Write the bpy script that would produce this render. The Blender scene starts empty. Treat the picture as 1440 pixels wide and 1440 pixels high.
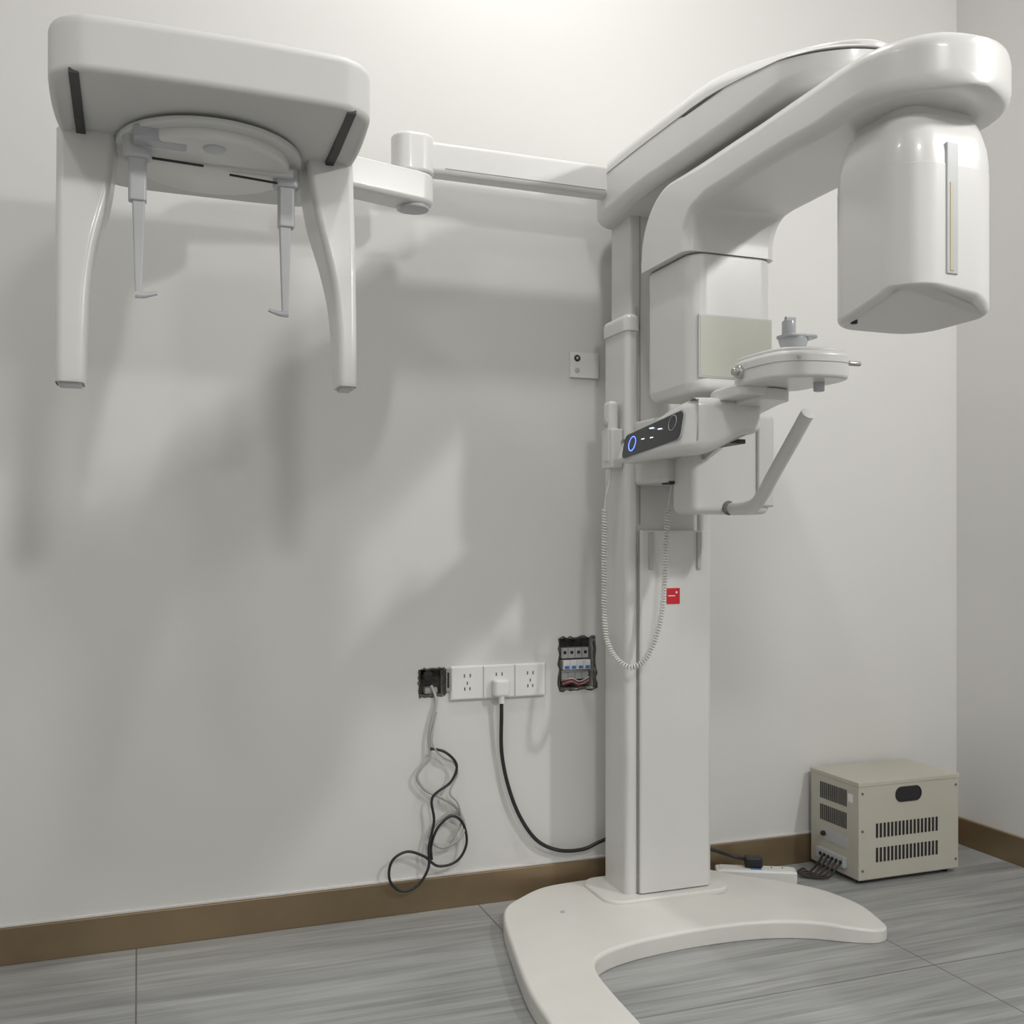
import bpy, bmesh, math, random
from mathutils import Vector, Matrix
random.seed(4)
scn = bpy.context.scene
scn.view_settings.view_transform = 'Standard'
COL = scn.collection

# ------------------------------------------------------------ materials
def mat(name, col, rough=0.5, metal=0.0, var=0.03, scale=8.0, bump=0.0, bscale=60.0, coat=0.0, emit=None, trans=0.0, spec=0.5):
    m = bpy.data.materials.new(name); m.use_nodes = True
    nt = m.node_tree; b = nt.nodes['Principled BSDF']
    b.inputs['Roughness'].default_value = rough
    b.inputs['Metallic'].default_value = metal
    b.inputs['Coat Weight'].default_value = coat
    b.inputs['Specular IOR Level'].default_value = spec
    b.inputs['Transmission Weight'].default_value = trans
    tc = nt.nodes.new('ShaderNodeTexCoord')
    n = nt.nodes.new('ShaderNodeTexNoise'); n.inputs['Scale'].default_value = scale
    n.inputs['Detail'].default_value = 4
    nt.links.new(tc.outputs['Object'], n.inputs['Vector'])
    r = nt.nodes.new('ShaderNodeValToRGB')
    r.color_ramp.elements[0].position = .3; r.color_ramp.elements[1].position = .7
    r.color_ramp.elements[0].color = tuple(c*(1-var) for c in col)+(1,)
    r.color_ramp.elements[1].color = tuple(min(1, c*(1+var)) for c in col)+(1,)
    nt.links.new(n.outputs['Fac'], r.inputs['Fac'])
    nt.links.new(r.outputs['Color'], b.inputs['Base Color'])
    if bump > 0:
        n2 = nt.nodes.new('ShaderNodeTexNoise'); n2.inputs['Scale'].default_value = bscale
        nt.links.new(tc.outputs['Object'], n2.inputs['Vector'])
        bp = nt.nodes.new('ShaderNodeBump'); bp.inputs['Strength'].default_value = bump
        bp.inputs['Distance'].default_value = .002
        nt.links.new(n2.outputs['Fac'], bp.inputs['Height'])
        nt.links.new(bp.outputs['Normal'], b.inputs['Normal'])
    if emit:
        b.inputs['Emission Color'].default_value = tuple(emit[:3])+(1,)
        b.inputs['Emission Strength'].default_value = emit[3]
    return m

M_wall = mat('wall_paint', (.70, .693, .675), .85, var=.012, scale=1.3, bump=.12, bscale=25)
M_ceil = mat('ceiling_paint', (.75, .75, .74), .9)
M_white = mat('machine_white', (.71, .705, .69), .30, var=.01, coat=.2)
M_white2 = mat('machine_white_shell', (.66, .66, .65), .36, var=.01, coat=.1)
M_ceph = mat('ceph_white_shell', (.66, .66, .65), .55, var=.01, spec=.35)
M_base = mat('base_white', (.75, .735, .70), .35, var=.03)
M_grey = mat('light_grey_plastic', (.50, .51, .52), .4, var=.02)
M_grey2 = mat('pale_grey_plastic', (.52, .53, .55), .35, var=.02)
M_seam = mat('seam_grey', (.16, .16, .16), .6)
M_seam2 = mat('seam_light', (.38, .38, .37), .6)
M_dark = mat('dark_plastic', (.02, .02, .022), .45)
M_black = mat('black_glass', (.035, .037, .042), .15)
M_blue = mat('blue_led', (.05, .1, .9), .4, emit=(.1, .2, 1, 3))
M_led = mat('white_led', (.8, .85, .9), .4, emit=(.8, .9, 1, 1.0))
M_panel = mat('sensor_window', (.46, .465, .405), .35, var=.02)
M_brass = mat('bronze_metal_trim', (.27, .20, .12), .36, metal=.55, var=.16, scale=3)
M_beige = mat('beige_enamel', (.52, .50, .43), .45, var=.02)
M_plastic = mat('outlet_plastic', (.80, .80, .78), .3, var=.01)
M_hole = mat('broken_plaster', (.09, .085, .08), .95, var=.5, scale=60, bump=1, bscale=80)
M_cableg = mat('grey_cable', (.42, .41, .39), .5)
M_cablew = mat('white_cord', (.72, .71, .68), .4)
M_copper = mat('dark_red_cable', (.05, .02, .022), .5)
M_red = mat('red_sticker', (.62, .015, .03), .4)
M_metal = mat('steel', (.55, .54, .52), .3, metal=.9)
M_clear = mat('translucent_plastic', (.62, .64, .68), .15, trans=.35)
M_bluebrk = mat('blue_switch', (.08, .2, .5), .4)
M_lamp = mat('lamp_diffuser', (.9, .9, .9), .5, emit=(1, .99, .97, 2))

def floor_mat():
    m = bpy.data.materials.new('grey_streak_tile'); m.use_nodes = True
    nt = m.node_tree; b = nt.nodes['Principled BSDF']; L = nt.links.new
    tc = nt.nodes.new('ShaderNodeTexCoord')
    def noise(sc, scale, det, dist=0):
        mp = nt.nodes.new('ShaderNodeMapping'); mp.inputs['Scale'].default_value = sc
        L(tc.outputs['Object'], mp.inputs['Vector'])
        n = nt.nodes.new('ShaderNodeTexNoise'); n.inputs['Scale'].default_value = scale
        n.inputs['Detail'].default_value = det; n.inputs['Distortion'].default_value = dist
        L(mp.outputs['Vector'], n.inputs['Vector']); return n
    n1 = noise((.55, 7, 1), 3.2, 6, .6); n2 = noise((1.2, 40, 1), 3, 5, .2); n3 = noise((1, 1, 1), 1.2, 2)
    mx = nt.nodes.new('ShaderNodeMix'); mx.inputs[0].default_value = .36
    L(n1.outputs['Fac'], mx.inputs[2]); L(n2.outputs['Fac'], mx.inputs[3])
    mx2 = nt.nodes.new('ShaderNodeMix'); mx2.inputs[0].default_value = .15
    L(mx.outputs[0], mx2.inputs[2]); L(n3.outputs['Fac'], mx2.inputs[3])
    r = nt.nodes.new('ShaderNodeValToRGB'); e = r.color_ramp.elements
    e[0].position = .37; e[0].color = (.225, .23, .228, 1)
    e[1].position = .63; e[1].color = (.43, .437, .434, 1)
    k = e.new(.5); k.color = (.33, .336, .334, 1)
    L(mx2.outputs[0], r.inputs['Fac'])
    mp = nt.nodes.new('ShaderNodeMapping'); mp.inputs['Location'].default_value = (.005, -.13, 0)
    L(tc.outputs['Object'], mp.inputs['Vector'])
    br = nt.nodes.new('ShaderNodeTexBrick'); br.offset = 0; br.squash = 1
    br.inputs['Scale'].default_value = 1; br.inputs['Brick Width'].default_value = .845
    br.inputs['Row Height'].default_value = .845; br.inputs['Mortar Size'].default_value = .0018
    br.inputs['Mortar Smooth'].default_value = 0
    L(mp.outputs['Vector'], br.inputs['Vector'])
    mc = nt.nodes.new('ShaderNodeMix'); mc.data_type = 'RGBA'
    L(br.outputs['Fac'], mc.inputs[0]); L(r.outputs['Color'], mc.inputs[6])
    mc.inputs[7].default_value = (.15, .15, .145, 1)
    L(mc.outputs[2], b.inputs['Base Color'])
    b.inputs['Roughness'].default_value = .32
    return m
M_floor = floor_mat()

# ------------------------------------------------------------ helpers
def empty(name, loc=(0, 0, 0)):
    e = bpy.data.objects.new(name, None); e.location = loc; e.empty_display_size = .1
    COL.objects.link(e); return e

def finish(name, bm, m, parent=None, smooth=True, ang=38, wn=True):
    bmesh.ops.recalc_face_normals(bm, faces=bm.faces)
    me = bpy.data.meshes.new(name); bm.to_mesh(me); bm.free()
    me.materials.append(m)
    o = bpy.data.objects.new(name, me); COL.objects.link(o)
    if smooth:
        me.shade_smooth(); me.set_sharp_from_angle(angle=math.radians(ang))
        if wn:
            w = o.modifiers.new('wn', 'WEIGHTED_NORMAL'); w.keep_sharp = True
    if parent:
        o.parent = parent
        o.matrix_parent_inverse = Matrix.Translation(-Vector(parent.location))
    return o

def box(name, x0, x1, y0, y1, z0, z1, m, parent=None, bev=.003, seg=3):
    bm = bmesh.new(); bmesh.ops.create_cube(bm, size=1)
    for v in bm.verts:
        v.co = Vector(((x0+x1)/2+v.co.x*(x1-x0), (y0+y1)/2+v.co.y*(y1-y0), (z0+z1)/2+v.co.z*(z1-z0)))
    if bev > 0:
        bmesh.ops.bevel(bm, geom=bm.edges[:], offset=bev, segments=seg, profile=.5, affect='EDGES')
    return finish(name, bm, m, parent)

def rrect(cx, cy, w, h, r, n=8):
    r = min(r, w/2-1e-5, h/2-1e-5); pts = []
    for (sx, sy, a0) in ((1, 1, 0), (-1, 1, 90), (-1, -1, 180), (1, -1, 270)):
        for i in range(n+1):
            a = math.radians(a0+90*i/n)
            pts.append((cx+sx*(w/2-r)+r*math.cos(a), cy+sy*(h/2-r)+r*math.sin(a)))
    return pts

def smooth_closed(pts, k=6):
    out = []; n = len(pts)
    for i in range(n):
        p0, p1, p2, p3 = (Vector(pts[(i+j-1) % n]) for j in range(4))
        for s in range(k):
            t = s/k
            out.append(tuple(.5*((2*p1)+(-p0+p2)*t+(2*p0-5*p1+4*p2-p3)*t*t+(-p0+3*p1-3*p2+p3)*t**3)))
    return out

def smooth_open(pts, k=8):
    out = []; n = len(pts); P = [Vector(p) for p in pts]
    for i in range(n-1):
        p0 = P[max(i-1, 0)]; p1 = P[i]; p2 = P[i+1]; p3 = P[min(i+2, n-1)]
        for s in range(k):
            t = s/k
            out.append(.5*((2*p1)+(-p0+p2)*t+(2*p0-5*p1+4*p2-p3)*t*t+(-p0+3*p1-3*p2+p3)*t**3))
    out.append(P[-1]); return out

def inset(pts, d):
    n = len(pts)
    area = sum(pts[i][0]*pts[(i+1) % n][1]-pts[(i+1) % n][0]*pts[i][1] for i in range(n))
    sg = 1 if area > 0 else -1; out = []
    for i in range(n):
        a = Vector(pts[i-1][:2]); b = Vector(pts[i][:2]); c = Vector(pts[(i+1) % n][:2])
        t = (b-a).normalized()+(c-b).normalized()
        if t.length < 1e-6: out.append(tuple(b)); continue
        t.normalize(); nrm = Vector((-t.y, t.x))*sg
        out.append((b.x+nrm.x*d, b.y+nrm.y*d))
    return out

def rlayers(z0, z1, rb, rt, seg=5):
    L = []
    for i in range(seg+1):
        a = math.pi/2*i/seg
        L.append((z0+rb*(1-math.cos(a)), rb*(1-math.sin(a))))
    for i in range(seg+1):
        a = math.pi/2*(1-i/seg)
        L.append((z1-rt*(1-math.cos(a)), rt*(1-math.sin(a))))
    return L

def loft(name, rings, m, parent=None, cap=True, ang=38, wn=True):
    bm = bmesh.new(); vs = [[bm.verts.new(p) for p in r] for r in rings]
    n = len(rings[0])
    for a, b in zip(vs[:-1], vs[1:]):
        for i in range(n):
            try: bm.faces.new((a[i], a[(i+1) % n], b[(i+1) % n], b[i]))
            except ValueError: pass
    if cap:
        bm.faces.new(vs[0][::-1]); bm.faces.new(vs[-1])
    return finish(name, bm, m, parent, ang=ang, wn=wn)

def slab(name, outline, layers, m, parent=None, deform=None, ang=38):
    rings = []
    for z, d in layers:
        o = inset(outline, d) if d else outline
        r = [(p[0], p[1], z) for p in o]
        if deform: r = [deform(*p) for p in r]
        rings.append(r)
    return loft(name, rings, m, parent, ang=ang)

def sweep(name, pts, rad, m, parent=None, n=10, ry=None):
    P = [Vector(p) for p in pts]; rings = []
    up = None
    for i, p in enumerate(P):
        t = (P[min(i+1, len(P)-1)]-P[max(i-1, 0)]).normalized()
        if up is None:
            up = Vector((0, 0, 1)) if abs(t.z) < .9 else Vector((0, 1, 0))
        up = (up-t*up.dot(t)).normalized(); s = t.cross(up)
        r = rad(i/(len(P)-1)) if callable(rad) else rad
        rings.append([p+s*math.cos(2*math.pi*k/n)*r+up*math.sin(2*math.pi*k/n)*(r*(ry or 1)) for k in range(n)])
    return loft(name, rings, m, parent, wn=False, ang=60)

def cyl(name, c, r, h, m, parent=None, axis='Z', n=40, bev=.002, r2=None):
    r2 = r if r2 is None else r2
    prof = [(0-h/2, r-bev), (-h/2+bev*.3, r-bev*.3), (-h/2+bev, r), (h/2-bev, r2), (h/2-bev*.3, r2-bev*.3), (h/2, r2-bev)]
    rings = []
    for z, rr in prof:
        ring = []
        for k in range(n):
            a = 2*math.pi*k/n; x, y = rr*math.cos(a), rr*math.sin(a)
            v = {'Z': (x, y, z), 'Y': (x, z, y), 'X': (z, x, y)}[axis]
            ring.append((c[0]+v[0], c[1]+v[1], c[2]+v[2]))
        rings.append(ring)
    return loft(name, rings, m, parent, wn=False, ang=50)

def sstep(a, b, x):
    t = max(0, min(1, (x-a)/(b-a))); return t*t*(3-2*t)

# ------------------------------------------------------------ room
WX0, WX1, WY0, WY1, CZ = -1.9, 2.45, -2.3, 2.55, 3.15
box('floor', WX0-.1, WX1+.1, WY0-.1, WY1+.1, -.1, 0, M_floor, bev=0)
box('ceiling', WX0-.1, WX1+.1, WY0-.1, WY1+.1, CZ, CZ+.1, M_ceil, bev=0)
box('wall_left', WX0-.1, WX0, WY0, WY1+.1, 0, CZ, M_wall, bev=0)
box('wall_right', WX1, WX1+.1, WY0, WY1+.1, 0, CZ, M_wall, bev=0)
box('wall_front', WX0, WX1, WY0-.1, WY0, 0, CZ, M_wall, bev=0)
# back wall with two openings knocked in it
holes = [(.682, .750, .555, .624), (1.076, 1.182, .553, .692)]
bm = bmesh.new()
xs = sorted([WX0, WX1]+[h[0] for h in holes]+[h[1] for h in holes])
zs = sorted([0, CZ]+[h[2] for h in holes]+[h[3] for h in holes])
def q(pts): bm.faces.new([bm.verts.new(p) for p in pts])
for i in range(len(xs)-1):
    for j in range(len(zs)-1):
        x0, x1, z0, z1 = xs[i], xs[i+1], zs[j], zs[j+1]
        cx, cz = (x0+x1)/2, (z0+z1)/2
        if any(h[0] < cx < h[1] and h[2] < cz < h[3] for h in holes): continue
        q([(x0, WY1, z0), (x1, WY1, z0), (x1, WY1, z1), (x0, WY1, z1)])
for (x0, x1, z0, z1) in holes:
    y0, y1 = WY1, WY1+.05
    q([(x0, y1, z0), (x1, y1, z0), (x1, y1, z1), (x0, y1, z1)])
    q([(x0, y0, z0), (x0, y1, z0), (x0, y1, z1), (x0, y0, z1)])
    q([(x1, y0, z0), (x1, y1, z0), (x1, y1, z1), (x1, y0, z1)])
    q([(x0, y0, z0), (x1, y0, z0), (x1, y1, z0), (x0, y1, z0)])
    q([(x0, y0, z1), (x1, y0, z1), (x1, y1, z1), (x0, y1, z1)])
y1 = WY1+.1
q([(WX0, y1, 0), (WX1, y1, 0), (WX1, y1, CZ), (WX0, y1, CZ)])
q([(WX0, WY1, CZ), (WX1, WY1, CZ), (WX1, y1, CZ), (WX0, y1, CZ)])
bmesh.ops.remove_doubles(bm, verts=bm.verts, dist=1e-5)
me = bpy.data.meshes.new('wall_back'); bm.to_mesh(me); bm.free(); me.materials.append(M_wall)
COL.objects.link(bpy.data.objects.new('wall_back', me))

box('baseboard_back', WX0, WX1, WY1-.012, WY1, 0, .084, M_brass, bev=.002)
box('baseboard_right', WX1-.012, WX1, WY0, WY1-.012, 0, .084, M_brass, bev=.002)
box('trim_1', WX0, WX1, WY1-.006, WY1, .084, .090, M_wall, bev=.001)

# ------------------------------------------------------------ X-ray machine
MC = empty('dental_panoramic_xray_machine', (1.29, 2.39, 0))
base_pts = [(1.10, 2.505), (1.00, 2.49), (.92, 2.44), (.86, 2.385), (.825, 2.30), (.79, 2.15), (.762, 2.02), (.742, 1.907),
            (.734, 1.78), (.732, 1.62), (.745, 1.535), (.80, 1.495), (.868, 1.52), (.895, 1.60), (.90, 1.717), (.903, 1.86),
            (.918, 1.975), (.96, 2.035), (1.056, 2.072), (1.2, 2.09), (1.345, 2.088), (1.45, 2.068), (1.524, 2.035),
            (1.59, 1.99), (1.645, 1.965), (1.69, 1.98), (1.715, 2.04), (1.735, 2.14), (1.71, 2.265), (1.64, 2.345), (1.55, 2.40),
            (1.49, 2.47), (1.42, 2.505), (1.26, 2.508)]
def basedef(x, y, z):
    k = sstep(1.9, 1.5, y)*.4 + sstep(1.5, 1.72, x)*.35
    return (x, y, z*(1-k))
slab('floor_base', smooth_closed(base_pts, 5), rlayers(.0, .044, .003, .009), M_base, MC, basedef)
slab('base_plate', rrect(1.285, 2.392, .36, .20, .05), rlayers(.040, .053, .001, .006), M_base, MC)
cyl('base_screw', (.98, 2.30, .045), .006, .003, M_grey, MC, n=16, bev=.0005)
slab('column_core', rrect(1.293, 2.40, .215, .115, .008), rlayers(.052, 1.82, .001, .001), M_white2, MC)
slab('column_rail_left', rrect(1.185, 2.395, .036, .135, .015), rlayers(.052, 1.50, .001, .003), M_white, MC)
slab('column_rail_right', rrect(1.401, 2.395, .036, .135, .015), rlayers(.052, 1.50, .001, .003), M_white, MC)
slab('rail_cap_left', rrect(1.185, 2.395, .044, .145, .02), rlayers(1.495, 1.54, .002, .016), M_white, MC)
slab('rail_cap_right', rrect(1.401, 2.395, .044, .145, .02), rlayers(1.495, 1.54, .002, .016), M_white, MC)
slab('column_front_cover', rrect(1.305, 2.335, .208, .032, .01), rlayers(.056, .985, .001, .002), M_white, MC)
box('column_seam', 1.2005, 1.2025, 2.3225, 2.33, .056, .985, M_seam2, MC, bev=0)
for i, xx in enumerate((1.232, 1.372)):
    box('guide_slot_%d' % (i+1), xx-.006, xx+.006, 2.312, 2.322, .885, .98, M_grey, MC, bev=.002)
box('upper_seam', 1.212, 1.214, 2.3405, 2.345, 1.0, 1.80, M_seam2, MC, bev=0)
box('column_lock', 1.20, 1.2055, 2.3395, 2.343, 1.52, 1.56, M_grey, MC, bev=.001)
box('red_sticker', 1.278, 1.316, 2.3175, 2.3195, .795, .836, M_red, MC, bev=0)
box('sticker_mark', 1.282, 1.302, 2.3168, 2.3176, .815, .8175, M_plastic, MC, bev=0)
cyl('sticker_dot', (1.306, 2.317, .825), .003, .001, M_plastic, MC, axis='Y', n=12, bev=.0001)

# upper cantilever frame
fo = []
for p in [(1.425, 2.40), (1.415, 2.46), (1.36, 2.485), (1.28, 2.488), (1.20, 2.485), (1.148, 2.46), (1.135, 2.40), (1.133, 2.2), (1.137, 2.0), (1.14, 1.8)]:
    fo.append(p)
for i in range(0, 13):
    a = math.pi+math.pi*i/12
    fo.append((1.283+.143*math.cos(a), 1.66+.155*math.sin(a)))
fo += [(1.427, 1.8), (1.43, 2.0), (1.43, 2.2)]
fo = smooth_closed(fo, 4)
def framedef(x, y, z):
    k = sstep(1.95, 1.48, y)
    if z > 1.87: z -= .085*k*(min(1, (z-1.87)/.06))
    kb = sstep(2.15, 2.45, y)
    if z < 1.85: z -= .012*kb
    return (x, y, z)
slab('upper_frame', fo, rlayers(1.802, 1.957, .03, .04, 7), M_white, MC, framedef, ang=50)
slab('upper_frame_seam', inset(fo, -.0012), [(1.905, .0), (1.907, .0)], M_seam2, MC, lambda x, y, z: (x, y, z-.05*sstep(1.95, 1.48, y)))
def covdef(x, y, z):
    a = framedef(x, y, 1.957)
    return (x, y, a[2]+(z-1.957))
slab('frame_top_cover', [(1.283+(p[0]-1.283)*.66, 1.68+(p[1]-1.68)*.9) for p in fo], rlayers(1.95, 1.965, .002, .008), M_white2, MC, covdef)

# rotating C-arm: lofted from side profile
def arc(c, r, a0, a1, n):
    return [(c[0]+r*math.cos(math.radians(a0+(a1-a0)*i/n)), c[1]+r*math.sin(math.radians(a0+(a1-a0)*i/n))) for i in range(n+1)]
N = 14
top = [(2.217, 1.605), (2.217, 1.63)]+arc((2.067, 1.637), .148, 0, 90, N)
bot = [(1.985, 1.605), (1.985, 1.62)]+arc((1.925, 1.63), .06, 0, 90, N)
ys = [1.9, 1.8, 1.7, 1.6, 1.5, 1.44, 1.40, 1.37, 1.34, 1.31, 1.29, 1.275, 1.265, 1.258, 1.252]
for y in ys:
    top.append((y+0.02*(y > 1.8), 1.785-.02*sstep(1.8, 1.35, y))); bot.append((y, 1.69-.018*sstep(1.7, 1.45, y)))
rings = []
for (ty, tz), (by, bz) in zip(top, bot):
    cx = 1.262; w = .24
    ymid = (ty+by)/2
    if ymid < 1.45: cx = 1.258
    w = .24 + .045*sstep(1.75, 1.45, ymid)
    k = 1
    if ymid < 1.395:
        dd = (1.395-ymid)/.1435; k = math.sqrt(max(.0, 1-dd*dd)); w = max(.02, w*k)
    T = Vector((0, ty, tz)); B = Vector((0, by, bz)); mid = (T+B)/2; h = (T-B)
    hh = h.length/2; sh = 1 if k > .6 else .72+.28*(k/.6)
    hh *= sh
    hn = h.normalized()
    rr = min(.026, w/2*.9, hh*.9)
    rings.append([(cx+u, mid.y+hn.y*v, mid.z+hn.z*v) for u, v in rrect(0, 0, w, 2*hh, rr, 6)])
loft('rotating_arm', rings, M_white, MC, ang=50)
cyl('rotation_bearing', (1.283, 1.70, 1.795), .10, .03, M_grey, MC)
slab('detector_housing', rrect(1.268, 2.101, .218, .232, .04, 8), rlayers(1.293, 1.603, .022, .006), M_white, MC, ang=50)
slab('detector_seam', rrect(1.268, 2.101, .210, .224, .037, 8), [(1.6, 0), (1.608, 0)], M_seam, MC)
box('detector_window_frame', 1.174, 1.366, 1.9825, 1.988, 1.323, 1.465, M_grey, MC, bev=.001)
box('detector_window', 1.177, 1.363, 1.9815, 1.988, 1.326, 1.462, M_panel, MC, bev=.001)
# tube head
tc = (1.257, 1.412); TZ = 1.336
L = rlayers(TZ, 1.57, .012, .001, 5)[:-1]+[(1.42, 0), (1.5, 0)]
L = sorted(L, key=lambda a: a[0])+[(1.59, .001), (1.612, .004), (1.632, .010), (1.646, .015), (1.655, .019), (1.66, .028), (1.68, .030)]
def tubedef(x, y, z):
    s = -(x-tc[0])*.40-(y-tc[1])*.92
    f = max(0, min(1, (s-.05)/.045))*.032
    if z < 1.42: z = z + f*(1.42-z)/(1.42-TZ)
    return (x, y, z)
slab('tube_head', rrect(tc[0], tc[1], .212, .212, .066, 14), L, M_white, MC, tubedef, ang=24)
box('tube_slot_frame', 1.233, 1.257, 1.3035, 1.309, 1.39, 1.605, M_grey2, MC, bev=.002)
box('tube_slot', 1.239, 1.247, 1.3025, 1.309, 1.395, 1.54, mat('slot_yellow', (.55, .50, .38), .4), MC, bev=.001)
cyl('tube_screw', (1.175, 1.46, TZ+.004), .006, .01, M_dark, MC, n=16, bev=.001)

# carriage / patient support
slab('carriage', rrect(1.29, 2.26, .20, .16, .02), rlayers(1.10, 1.262, .01, .008), M_white2, MC)
slab('support_box', rrect(1.335, 2.15, .222, .10, .02), rlayers(1.022, 1.262, .018, .006), M_white, MC)
box('support_post', 1.402, 1.450, 2.092, 2.12, 1.04, 1.26, M_white2, MC, bev=.006)
cpl = smooth_closed([(1.105, 2.26), (1.097, 2.15), (1.096, 2.03), (1.10, 1.94), (1.122, 1.896), (1.18, 1.888), (1.25, 1.89), (1.283, 1.91), (1.288, 2.0), (1.275, 2.15), (1.24, 2.26), (1.15, 2.28)], 5)
def cpd(x, y, z):
    k = sstep(1.93, 2.27, y)
    zt, zb = 1.266-.058*k, 1.143+.005*k
    kx = sstep(1.13, 1.26, x)*sstep(2.12, 1.98, y)
    zb += .048*kx
    f = (z-1.138)/(1.262-1.138)
    x2 = x+(.022*f if x < 1.12 else 0)
    return (x2, y, zb+(zt-zb)*f)
slab('control_console', cpl, rlayers(1.138, 1.262, .028, .022, 7), M_white, MC, cpd, ang=60)
def dispring(off, ins):
    pts = []
    for (y, z) in rrect(0, 0, .272-ins*2, .064-ins*2, .016, 5):
        Y = 2.078+y; k = (Y-1.93)/.33
        Z = 1.212-.030*k*1.1+z*(1-.15*k)
        f = (Z-1.143)/(.124)
        pts.append((1.0955+.022*f-off+.001, Y, Z))
    return pts
loft('console_frame', [dispring(-.006, -.003), dispring(.0005, -.003)], M_grey, MC)
loft('console_display', [dispring(-.006, 0), dispring(.002, 0)], M_black, MC)
def ringmesh(name, c, r, w, m):
    pts = [(c[0]+.2*r*math.sin(a), c[1]+r*math.cos(a), c[2]+r*math.sin(a)) for a in [2*math.pi*i/28 for i in range(29)]]
    return sweep(name, pts, w, m, MC, n=6)
ringmesh('power_button_ring', (1.1025, 2.168, 1.189), .017, .0012, M_blue)
ringmesh('mode_button_ring', (1.107, 1.982, 1.218), .017, .0008, M_grey)
for i, (y, z) in enumerate(((2.115, 1.195), (2.075, 1.216), (2.072, 1.194), (2.035, 1.21))):
    box('console_led_%d' % (i+1), 1.1025, 1.108, y-.007, y+.007, z-.0011, z+.0011, M_led, MC, bev=0)
box('console_under_shade', 1.19, 1.262, 1.93, 2.03, 1.172, 1.182, M_dark, MC, bev=.002)  # dark box standing in for the shadow under the console
box('carriage_slot', 1.21, 1.24, 2.18, 2.22, 1.096, 1.102, M_dark, MC, bev=.001)
# chin rest
ct = smooth_closed([(1.175, 1.84), (1.165, 1.76), (1.18, 1.685), (1.24, 1.652), (1.31, 1.65), (1.334, 1.69), (1.331, 1.76), (1.318, 1.83), (1.25, 1.86)], 5)
slab('chin_rest_tray', ct, rlayers(1.276, 1.330, .008, .010), M_white, MC)
slab('chin_tray_lid', inset(ct, .006), rlayers(1.326, 1.337, .001, .005), M_white2, MC)
slab('chin_tray_line', inset(ct, -.0008), [(1.307, 0), (1.3082, 0)], M_seam2, MC)
slab('chin_rest_arm', smooth_closed([(1.17, 1.86), (1.172, 1.80), (1.22, 1.79), (1.25, 1.82), (1.255, 1.9), (1.245, 1.965), (1.20, 1.97), (1.178, 1.93)], 4), rlayers(1.258, 1.286, .004, .008), M_white, MC)
slab('chin_rest_bridge', smooth_closed([(1.21, 1.80), (1.28, 1.80), (1.30, 1.86), (1.37, 2.05), (1.42, 2.11), (1.36, 2.14), (1.27, 2.10), (1.22, 1.95)], 4), rlayers(1.25, 1.275, .004, .004), M_white, MC)
cyl('tray_knob', (1.165, 1.80, 1.304), .014, .02, M_metal, MC, axis='X', n=24)
cyl('tray_knob_tip', (1.152, 1.80, 1.304), .008, .014, M_metal, MC, axis='X', n=20)
cyl('tray_pin', (1.340, 1.665, 1.31), .005, .03, M_metal, MC, axis='X', n=16)
cyl('tray_under_knob', (1.29, 1.71, 1.268), .011, .02, M_grey, MC, n=20)
cyl('bite_base', (1.25, 1.74, 1.352), .022, .032, M_clear, MC, n=28, r2=.03)
slab('bite_plate', rrect(1.255, 1.735, .075, .05, .012), rlayers(1.367, 1.373, .002, .002), M_clear, MC)
cyl('bite_post', (1.243, 1.745, 1.386), .014, .036, M_clear, MC, n=24)
box('bite_tip', 1.232, 1.256, 1.738, 1.746, 1.40, 1.412, M_clear, MC, bev=.002)
box('tray_logo', 1.205, 1.225, 1.6615, 1.667, 1.312, 1.317, M_grey, MC, bev=0)
# hand grip
hp = smooth_open([(1.325, 2.12, 1.036), (1.34, 2.085, 1.034), (1.352, 2.045, 1.038), (1.357, 2.015, 1.056), (1.355, 1.95, 1.118), (1.352, 1.88, 1.182), (1.350, 1.835, 1.224), (1.35, 1.825, 1.233)], 6)
sweep('hand_grip', hp, lambda t: .0155*min(1, math.sqrt(max(0.02, (1-t)*14))), M_white, MC, n=18)
cyl('grip_socket', (1.325, 2.099, 1.036), .0175, .004, M_seam, MC, axis='Y', n=24)
# handset & holder on column side
slab('handset_holder', rrect(1.150, 2.375, .034, .066, .008), rlayers(1.145, 1.245, .003, .004), M_white2, MC)
slab('exposure_handset', rrect(1.145, 2.372, .028, .042, .012), rlayers(1.16, 1.318, .006, .011), M_white, MC)
cyl('handset_button', (1.130, 2.372, 1.262), .012, .004, M_grey, MC, axis='X', n=24)
sweep('handset_lead', smooth_open([(1.145, 2.37, 1.165), (1.14, 2.365, 1.12), (1.125, 2.36, 1.07), (1.122, 2.36, 1.04)], 6), .0022, M_cablew, MC, n=8)
cp = smooth_open([(1.122, 2.36, 1.04), (1.12, 2.36, .88), (1.12, 2.355, .74), (1.122, 2.33, .685), (1.135, 2.295, .652), (1.162, 2.272, .643), (1.198, 2.262, .678), (1.226, 2.256, .76), (1.237, 2.255, .86), (1.24, 2.252, .96), (1.243, 2.245, 1.04)], 12)
def resample(P, step):
    out = [P[0]]; acc = 0
    for a, b in zip(P[:-1], P[1:]):
        l = (b-a).length; s = step-acc
        while s <= l:
            out.append(a+(b-a)*(s/l)); s += step
        acc = (acc+l) % step
    return out
rp = resample(cp, .0008); hel = []; up = Vector((0, 1, 0))
for i, p in enumerate(rp):
    t = (rp[min(i+1, len(rp)-1)]-rp[max(i-1, 0)]).normalized()
    up = (up-t*up.dot(t)).normalized(); s = t.cross(up); a = 2*math.pi*i/9
    hel.append(p+(s*math.cos(a)+up*math.sin(a))*.0055)
sweep('coiled_cord', hel, .0021, M_cablew, MC, n=5)
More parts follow.
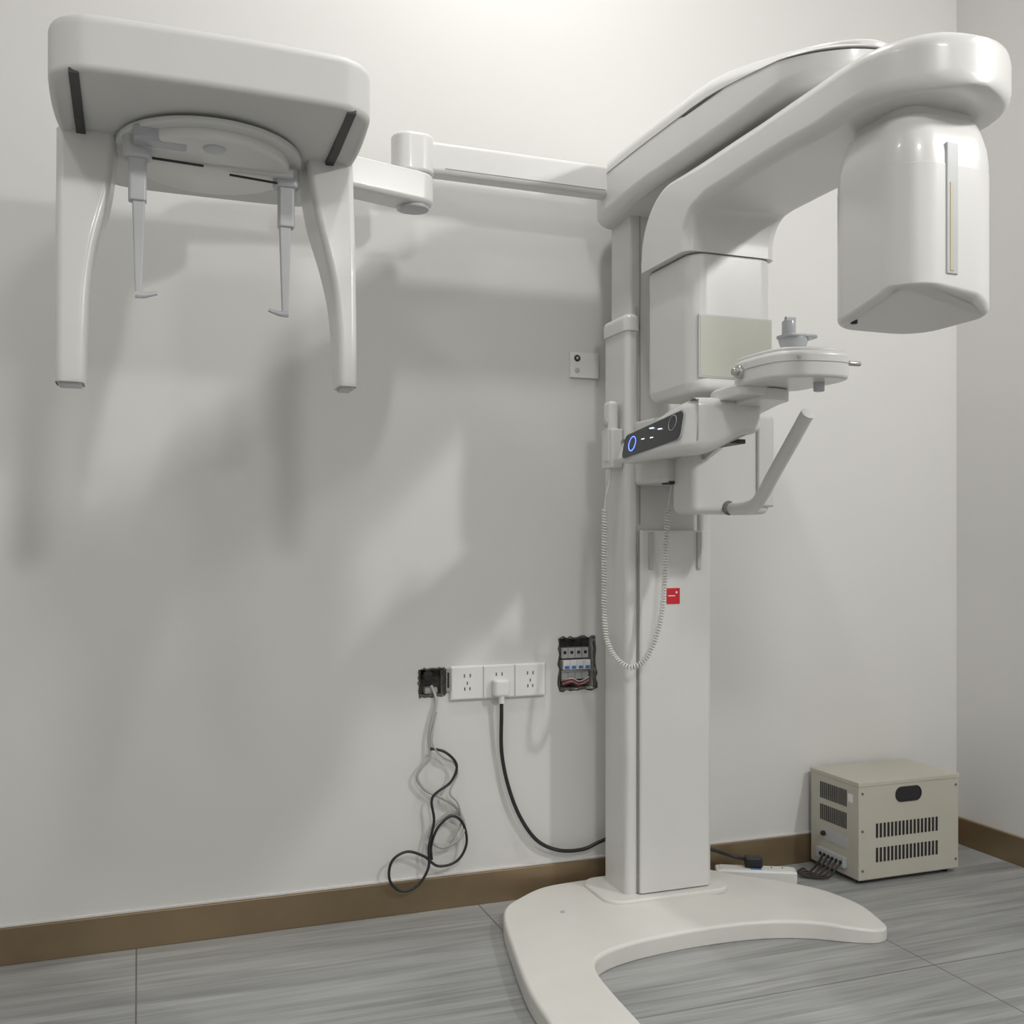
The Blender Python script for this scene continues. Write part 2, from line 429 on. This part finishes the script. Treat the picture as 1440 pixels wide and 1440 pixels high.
sweep('cord_end', smooth_open([(1.243, 2.245, 1.04), (1.246, 2.24, 1.08), (1.25, 2.235, 1.105)], 5), .0026, M_cablew, MC, n=8)

# ---- cephalometric arm
box('ceph_arm_beam', .60, 1.15, 2.372, 2.424, 1.850, 1.928, M_white, MC, bev=.012, seg=4)
box('ceph_arm_groove', .70, 1.13, 2.3705, 2.373, 1.862, 1.8635, M_seam2, MC, bev=0)
slab('ceph_elbow_upper', rrect(.625, 2.398, .105, .085, .042), rlayers(1.846, 1.940, .006, .012), M_white, MC)
slab('ceph_elbow_core', rrect(.62, 2.395, .07, .07, .034), rlayers(1.76, 1.86, .002, .002), M_white2, MC)
a = Vector((.625, 2.385)); b = Vector((.33, 2.30)); dr = (b-a).normalized(); nn = Vector((-dr.y, dr.x))
o2 = []
for i in range(13):
    an = math.pi*i/12
    o2.append(tuple(a+nn*.046*math.cos(an)-dr*.046*math.sin(an)))
o2 += [tuple(b-nn*.04), tuple(b+nn*.04)]
slab('ceph_forearm', o2, rlayers(1.765, 1.838, .012, .008), M_white, MC)
cyl('ceph_elbow_cap', (.625, 2.385, 1.762), .036, .01, M_grey, MC)
# ---- ceph head
co = smooth_closed([(-.10, 1.784), (-.05, 1.774), (.13, 1.77), (.31, 1.774), (.36, 1.784), (.392, 1.815), (.40, 1.87), (.403, 1.98), (.40, 2.08), (.388, 2.2), (.372, 2.27),
                    (.33, 2.302), (.15, 2.308), (-.02, 2.302), (-.065, 2.27), (-.10, 2.2), (-.128, 2.08), (-.14, 1.98), (-.142, 1.87), (-.135, 1.815)], 5)
def hdef(x, y, z):
    k = sstep(1.98, 1.76, y)
    if z < 1.76: z += .013*k
    return (x, y, z)
slab('ceph_head_housing', co, rlayers(1.703, 1.815, .012, .022, 7), M_ceph, MC, hdef, ang=50)
for i, xx in enumerate((-.099, .355)):
    bm = bmesh.new()
    w = .008; vs = []
    for (y, zz) in ((1.788, 1.7155), (1.88, 1.709), (1.95, 1.7035), (2.02, 1.7025)):
        vs.append([bm.verts.new((xx+sx*w, y, zz+dz)) for sx, dz in ((-1, -.002), (1, -.002), (1, .006), (-1, .006))])
    for p, r_ in zip(vs[:-1], vs[1:]):
        for j in range(4): bm.faces.new((p[j], p[(j+1) % 4], r_[(j+1) % 4], r_[j]))
    bm.faces.new(vs[0][::-1]); bm.faces.new(vs[-1])
    finish('ceph_slot_%d' % (i+1), bm, M_dark, MC, smooth=False)
def leg(name, xo, tab):
    rings = []
    for z, xi, y0, y1 in tab:
        w = abs(xi-xo)
        rings.append([(x, y, z) for x, y in rrect((xo+xi)/2, (y0+y1)/2, w, y1-y0, .014, 5)])
    return loft(name, rings, M_white, MC, ang=50)
def dens(tab, k=5):
    P = smooth_open([Vector((a, b, c)) for a, b, c in [(t[0], t[1], t[2]) for t in tab]], k)
    D = [t[3] for t in tab]; out = []
    for i, p in enumerate(P):
        j = min(i//k, len(D)-2); f = i/k-j
        out.append((p.x, p.y, p.z, D[j]*(1-f)+D[j+1]*f))
    return out
leg('ceph_leg_left', -.141, dens([(1.245, -.095, 1.985, 2.05), (1.25, -.091, 1.98, 2.055), (1.34, -.088, 1.98, 2.065), (1.43, -.083, 1.985, 2.08), (1.51, -.071, 1.99, 2.10), (1.59, -.052, 2.0, 2.13), (1.65, -.043, 2.01, 2.14), (1.71, -.038, 2.015, 2.15)]))
leg('ceph_leg_right', .405, dens([(1.262, .372, 1.985, 2.05), (1.267, .367, 1.98, 2.055), (1.34, .366, 1.98, 2.065), (1.43, .36, 1.985, 2.08), (1.51, .346, 1.99, 2.10), (1.59, .328, 2.0, 2.13), (1.65, .318, 2.01, 2.14), (1.71, .311, 2.015, 2.15)]))
box('leg_foot_left', -.137, -.097, 1.988, 2.047, 1.238, 1.248, M_grey2, MC, bev=.003)
box('leg_foot_right', .376, .401, 1.988, 2.047, 1.255, 1.265, M_grey2, MC, bev=.003)
cyl('ceph_disc_base', (.13, 2.04, 1.70), .172, .012, M_white2, MC, n=72)
cyl('ceph_disc', (.13, 2.04, 1.686), .150, .026, M_white, MC, n=72, bev=.006)
box('ear_rod_rail', -.01, .285, 2.012, 2.03, 1.668, 1.684, M_white2, MC, bev=.003)
sweep('rail_rod_left', [(.01, 1.99, 1.664), (.115, 2.0, 1.664)], .0024, M_dark, MC, n=8)
sweep('rail_rod_right', [(.165, 2.03, 1.664), (.265, 2.035, 1.660)], .0024, M_dark, MC, n=8)
box('nasion_block', -.01, .085, 1.925, 1.965, 1.672, 1.70, M_clear, MC, bev=.006)
def earrod(tag, x, y, s):
    slab('ear_bracket_'+tag, rrect(x, y, .05, .04, .014), rlayers(1.655, 1.70, .006, .003), M_grey2, MC)
    slab('ear_holder_'+tag, rrect(x, y, .032, .026, .006), rlayers(1.578, 1.66, .003, .002), M_grey2, MC)
    R = []
    for z, w in ((1.402, .011), (1.43, .014), (1.50, .018), (1.585, .023)):
        R.append([(px, py, z) for px, py in rrect(x+s*.002, y, w, w*.7, .003, 3)])
    loft('ear_rod_'+tag, R, M_grey2, MC)
    sweep('ear_tip_'+tag, [(x-s*.004, y, 1.408), (x+s*.012, y, 1.407), (x+s*.034, y, 1.413)], lambda t: .007-.0035*t, M_grey2, MC, n=10)
earrod('left', -.002, 1.985, 1)
earrod('right', .275, 2.05, -1)
cyl('ceph_center_hub', (.13, 1.93, 1.672), .02, .006, M_grey2, MC, n=24)

# ------------------------------------------------------------ wall bracket
WB = empty('wall_bracket', (1.14, 2.54, 1.44))
box('plate', 1.105, 1.19, 2.542, 2.55, 1.405, 1.475, M_plastic, WB, bev=.002)
cyl('hole', (1.125, 2.5415, 1.458), .009, .003, M_dark, WB, axis='Y', n=20, bev=.0005)
cyl('hole_2', (1.125, 2.5415, 1.425), .007, .003, M_grey, WB, axis='Y', n=20, bev=.0005)
cyl('screw', (1.125, 2.5395, 1.458), .004, .004, M_metal, WB, axis='Y', n=12, bev=.0005)

# ------------------------------------------------------------ outlets
WO = empty('wall_outlet_panel', (.9, 2.54, .585))
box('frame', .764, 1.031, 2.541, 2.55, .541, .630, M_plastic, WO, bev=.002)
for i in range(3):
    x0 = .7665+i*.0885
    box('face_%d' % (i+1), x0, x0+.0855, 2.5385, 2.545, .5435, .6275, M_plastic, WO, bev=.002)
    box('gap_%d' % (i+1), x0+.0855, x0+.0883, 2.5405, 2.5415, .543, .628, M_grey, WO, bev=0)
    cx = x0+.0427
    for s in (-1, 1):
        box('slot_%d_%d' % (i, s+1), cx+s*.008-.0018, cx+s*.008+.0018, 2.538, 2.539, .600, .609, M_seam, WO, bev=0)
        if i != 1:
            for (dx, dz, rr) in ((0, .585, 0), (-.007, .570, 1), (.007, .570, 1)):
                o = box('pin_%d_%d_%d' % (i, s+1, int(dx*1000)+10), cx+dx-.0013, cx+dx+.0013, 2.538, 2.539, dz-.004, dz+.004, M_seam, WO, bev=0)
cx = .7665+.0885+.0427
slab('plug_body', rrect(cx, 2.524, .044, .03, .01), rlayers(.548, .592, .008, .006), M_plastic, WO)
sweep('plug_neck', [(cx, 2.52, .552), (cx, 2.52, .53)], .008, M_plastic, WO, n=14)

PC = smooth_open([(cx, 2.52, .545), (cx, 2.52, .50), (cx+.004, 2.53, .40), (cx+.022, 2.53, .31), (cx+.055, 2.53, .225), (cx+.105, 2.53, .155), (cx+.17, 2.53, .122), (cx+.24, 2.53, .118), (1.19, 2.528, .135), (1.26, 2.53, .15), (1.34, 2.528, .14)], 8)
sweep('power_cable', PC, .0052, M_dark, n=10)
def wp(px, pz, y=2.535): return (.702+(px-600)*.00191, y, .95-(pz-765)*.00185)
NC = empty('tangled_wall_cable', (.72, 2.53, .4))
g = [(608, 965, 2.56), (612, 985, 2.54), (606, 1010, 2.535), (601, 1035, 2.535), (602, 1060, 2.53), (590, 1075, 2.53), (584, 1090, 2.53), (596, 1108, 2.53), (618, 1120, 2.525), (638, 1135, 2.53), (650, 1160, 2.525), (640, 1180, 2.52), (618, 1190, 2.53), (602, 1175, 2.535), (612, 1155, 2.535), (634, 1143, 2.535), (648, 1150, 2.535)]
sweep('grey_lead', smooth_open([wp(*p) for p in g], 8), .0040, M_cableg, NC, n=8)
k = [(602, 1050, 2.528), (622, 1056, 2.522), (638, 1075, 2.522), (630, 1098, 2.522), (604, 1118, 2.522), (606, 1150, 2.52), (599, 1185, 2.52), (598, 1215, 2.52), (582, 1238, 2.52), (560, 1242, 2.52), (545, 1225, 2.52), (548, 1200, 2.52), (568, 1189, 2.52), (592, 1198, 2.522), (612, 1214, 2.522), (638, 1210, 2.522), (652, 1188, 2.522), (648, 1160, 2.522), (632, 1146, 2.522), (612, 1160, 2.522), (603, 1185, 2.526), (604, 1205, 2.528)]
sweep('black_lead', smooth_open([wp(*p) for p in k], 8), .0036, M_dark, NC, n=8)
k = [(612, 1000, 2.538), (604, 1040, 2.525), (618, 1062, 2.525), (634, 1072, 2.525), (640, 1088, 2.525), (628, 1112, 2.518), (640, 1130, 2.52), (645, 1160, 2.528), (628, 1185, 2.53)]
sweep('twisted_lead', smooth_open([wp(*p) for p in k], 8), .0026, M_cableg, NC, n=8)

# ------------------------------------------------------------ junction hole and breaker box
def jag(name, h, parent, m, wid=.006, seed=1):
    random.seed(seed); x0, x1, z0, z1 = h
    P = []
    for i in range(10): P.append((x0+(x1-x0)*i/10, z0, 0, -1))
    for i in range(10): P.append((x1, z0+(z1-z0)*i/10, 1, 0))
    for i in range(10): P.append((x1-(x1-x0)*i/10, z1, 0, 1))
    for i in range(10): P.append((x0, z1-(z1-z0)*i/10, -1, 0))
    bm = bmesh.new(); I = []; O = []; Q = []
    for (x, z, nx, nz) in P:
        d = random.uniform(.001, wid); e = random.uniform(.0, .006)
        O.append(bm.verts.new((x+nx*d, 2.5494, z+nz*d)))
        Q.append(bm.verts.new((x+nx*d*.3, 2.547-random.uniform(0, .001), z+nz*d*.3)))
        I.append(bm.verts.new((x-nx*e, 2.555, z-nz*e)))
    n = len(P)
    for i in range(n):
        j = (i+1) % n
        bm.faces.new((O[i], O[j], Q[j], Q[i])); bm.faces.new((Q[i], Q[j], I[j], I[i]))
    return finish(name, bm, m, parent, smooth=False)
JB = empty('cable_junction_hole', (.716, 2.56, .59))
jag('ragged_edge', holes[0], JB, M_hole, .006, 2)
box('back_plate', .684, .748, 2.585, 2.598, .557, .622, M_hole, JB, bev=0)
cyl('conduit', (.708, 2.572, .607), .014, .03, M_dark, JB, axis='Y', n=20)
box('metal_tab', .752, .766, 2.540, 2.549, .566, .625, M_metal, JB, bev=.001)
box('tab_gap', .755, .760, 2.5385, 2.541, .575, .615, M_dark, JB, bev=0)
box('debris', .70, .735, 2.56, 2.585, .558, .575, M_cableg, JB, bev=.004)
BB = empty('circuit_breaker_box', (1.13, 2.56, .62))
jag('ragged_edge', holes[1], BB, M_hole, .008, 5)
box('back_plate', 1.078, 1.18, 2.588, 2.599, .555, .69, M_hole, BB, bev=0)
for i in range(4):
    x0 = 1.087+i*.0205
    box('breaker_top_%d' % i, x0, x0+.0195, 2.562, 2.588, .636, .665, M_grey, BB, bev=.001)
    box('terminal_%d' % i, x0+.006, x0+.014, 2.5605, 2.563, .648, .656, M_dark, BB, bev=0)
    box('breaker_mid_%d' % i, x0, x0+.0195, 2.548, 2.588, .606, .632, M_plastic, BB, bev=.001)
    box('switch_%d' % i, x0+.004, x0+.016, 2.544, 2.55, .609, .617, M_bluebrk, BB, bev=.001)
    box('breaker_low_%d' % i, x0, x0+.0195, 2.562, 2.588, .578, .603, M_grey, BB, bev=.001)
box('din_rail', 1.084, 1.172, 2.556, 2.58, .600, .604, M_metal, BB, bev=0)
M_rw = mat('red_wire', (.3, .04, .04), .5)
for i in range(4):
    z = .562+i*.004
    sweep('wire_%d' % i, smooth_open([(1.09, 2.56+i*.004, z), (1.115, 2.555, z+.008), (1.14, 2.56, z-.002), (1.168, 2.558, z+.009)], 5), .0018, [M_rw, M_cableg, M_rw, M_cablew][i], BB, n=6)

# ------------------------------------------------------------ voltage stabilizer
VS = empty('voltage_stabilizer', (2.05, 2.42, 0))
X0, X1, Y0, Y1, Z0, Z1 = 1.877, 2.23, 2.312, 2.528, .012, .285
box('case', X0, X1, Y0, Y1, Z0, Z1, M_beige, VS, bev=.004)
box('top_cover_lip', X0-.0015, X1+.0015, Y0-.0015, Y1+.0015, Z1-.012, Z1+.001, M_beige, VS, bev=.002)
for i, (x, y) in enumerate(((X0+.03, Y0+.03), (X1-.03, Y0+.03), (X0+.03, Y1-.03), (X1-.03, Y1-.03))):
    cyl('foot_%d' % (i+1), (x, y, .0065), .012, .013, M_dark, VS, n=20)
def vents(tag, fixed, a0, a1, zlo, zhi, n, face):
    bm = bmesh.new()
    for i in range(n):
        a = a0+(a1-a0)*(i+.5)/n; w = (a1-a0)/n*.27
        if face == 'Y': mn, mx = (a-w, fixed-.0012, zlo), (a+w, fixed+.001, zhi)
        else: mn, mx = (fixed-.0012, a-w, zlo), (fixed+.001, a+w, zhi)
        r = bmesh.ops.create_cube(bm, size=1)
        for v in r['verts']:
            v.co = Vector([(mn[k]+mx[k])/2+v.co[k]*(mx[k]-mn[k]) for k in range(3)])
    finish(tag, bm, M_dark, VS, smooth=False)
vents('vent_front_upper', Y0, X0+.055, X1-.075, .128, .168, 17, 'Y')
vents('vent_front_lower', Y0, X0+.055, X1-.075, .060, .100, 17, 'Y')
vents('vent_side_upper', X0, Y0+.05, Y1-.045, .208, .255, 14, 'X')
vents('vent_side_lower', X0, Y0+.05, Y1-.045, .145, .19, 14, 'X')
rings = []
for yy, s in ((Y0-.0015, .0), (Y0+.001, .0)):
    rings.append([(x, yy, z) for x, z in rrect(2.048, .243, .085, .036, .018, 8)])
loft('handle_recess', rings, M_dark, VS)
hpts = [(x, Y0-.001, z) for x, z in rrect(2.048, .243, .088, .039, .0185, 8)]
sweep('handle_rim', hpts+[hpts[0]], .0022, M_dark, VS, n=6)
for i, (x, z) in enumerate(((X0+.012, .255), (X1-.012, .255), (X0+.012, .04), (X1-.012, .04), (X0+.012, .15))):
    cyl('screw_%d' % i, (x, Y0-.001, z), .0035, .003, M_seam, VS, axis='Y', n=12, bev=.0005)
box('label', X0-.001, X0+.001, Y0+.025, Y0+.045, .225, .248, M_plastic, VS, bev=0)
box('terminal_block', X0-.012, X0+.002, Y0+.05, Y1-.04, .035, .065, M_grey, VS, bev=.002)
for i in range(6):
    cyl('terminal_%d' % i, (X0-.013, Y0+.062+i*.018, .05), .005, .006, M_dark, VS, axis='X', n=12, bev=.0005)
box('side_plate', X0-.0012, X0+.001, Y0+.05, Y1-.05, .09, .125, M_grey2, VS, bev=0)
cyl('breaker_knob', (X0-.005, Y0+.15, .108), .007, .012, M_dark, VS, axis='X', n=16)
for i in range(5):
    y = Y0+.065+i*.02
    sweep('lead_%d' % i, smooth_open([(X0-.012, y, .045), (X0-.026, y-.002, .035-.002*i), (X0-.05-.006*i, y-.006*i, .012), (X0-.085, 2.40+.012*i, .006+.003*i), (1.768, 2.42+.006*i, .010)], 6), .0032, M_copper if i % 2 else M_dark, VS, n=8)

# ------------------------------------------------------------ power strip on floor
PS = empty('power_strip', (1.63, 2.45, 0))
ca, sa = math.cos(math.radians(-27)), math.sin(math.radians(-27))
def rot(u, v): return (1.635+ca*u-sa*v, 2.452+sa*u+ca*v)
def pslab(name, u, v, w, h, r, z0, z1, b, m):
    slab(name, [rot(*p) for p in rrect(u, v, w, h, r, 5)], rlayers(z0, z1, b, b, 3), m, PS)
pslab('body', 0, 0, .225, .054, .01, 0, .034, .005, M_plastic)
pslab('socket_face', 0, 0, .20, .044, .006, .033, .0355, .001, M_plastic)
pslab('socket_face_blue', .0, -.01, .03, .014, .003, .035, .037, .0005, M_bluebrk)
for i in range(3):
    pslab('socket_%d' % i, .075-.03*i, 0.008, .003, .010, .001, .035, .0362, .0003, M_dark)
pslab('plug', -.005, .008, .05, .034, .008, .036, .066, .006, M_dark)
sweep('plug_cable', smooth_open([rot(-.02, .01)+(.055,), rot(-.06, .02)+(.06,), (1.52, 2.505, .085), (1.46, 2.515, .10), (1.40, 2.52, .115)], 6), .005, M_dark, PS, n=8)

# ------------------------------------------------------------ lights
def src(e, loc, r, power, target=None):
    l = bpy.data.lights.new('lamp_source', 'AREA'); l.shape = 'DISK'; l.size = r*2; l.energy = power
    l.color = (1, .99, .965)
    o = bpy.data.objects.new('lamp_source', l); o.location = loc; COL.objects.link(o)
    if target is not None:
        o.rotation_euler = (Vector(target)-Vector(loc)).to_track_quat('-Z', 'Y').to_euler()
    o.parent = e; o.matrix_parent_inverse = Matrix.Translation(-Vector(e.location))
def lamp(x, y, r, power):
    e = empty('ceiling_light_and_fill', (x, y, CZ))  # serves the downlight and the added fill lights
    cyl('rim', (x, y, CZ-.008), r+.012, .016, M_plastic, e, n=48)
    cyl('diffuser', (x, y, CZ-.017), r, .006, M_lamp, e, n=48)
    src(e, (x, y, CZ-.024), r, power)
lamp(.85, 1.90, .045, 13)    # downlight towards the back wall
lamp(-.9, .7, .15, 8)  # added soft fill on the left, an unseen fitting
lamp(.6, -1.2, .25, 42)  # large fill added behind the camera, out of view
# wall lamp high on the right wall (the key light)
WL = empty('wall_lamp', (2.42, .25, 2.45))
box('back_plate', 2.43, 2.45, .13, .37, 2.38, 2.52, M_plastic, WL, bev=.004)
cyl('lamp_body', (2.41, .25, 2.45), .085, .05, M_plastic, WL, axis='X', n=40)
cyl('diffuser', (2.383, .25, 2.45), .08, .006, M_lamp, WL, axis='X', n=40)
src(WL, (2.365, .26, 2.45), .09, 36, (.5, 2.55, 1.2))

w = bpy.data.worlds.new('world'); scn.world = w; w.use_nodes = True
w.node_tree.nodes['Background'].inputs[0].default_value = (.8, .82, .85, 1)
w.node_tree.nodes['Background'].inputs[1].default_value = .1

# ------------------------------------------------------------ camera
cam = bpy.data.cameras.new('camera'); co_ = bpy.data.objects.new('camera', cam); COL.objects.link(co_)
cam.sensor_width = 36; cam.lens = 1427/1440*36; cam.shift_y = 45/1440; cam.clip_start = .05
co_.location = (0, 0, .95)
co_.rotation_euler = (math.radians(90), 0, -math.radians(20.2))
scn.camera = co_
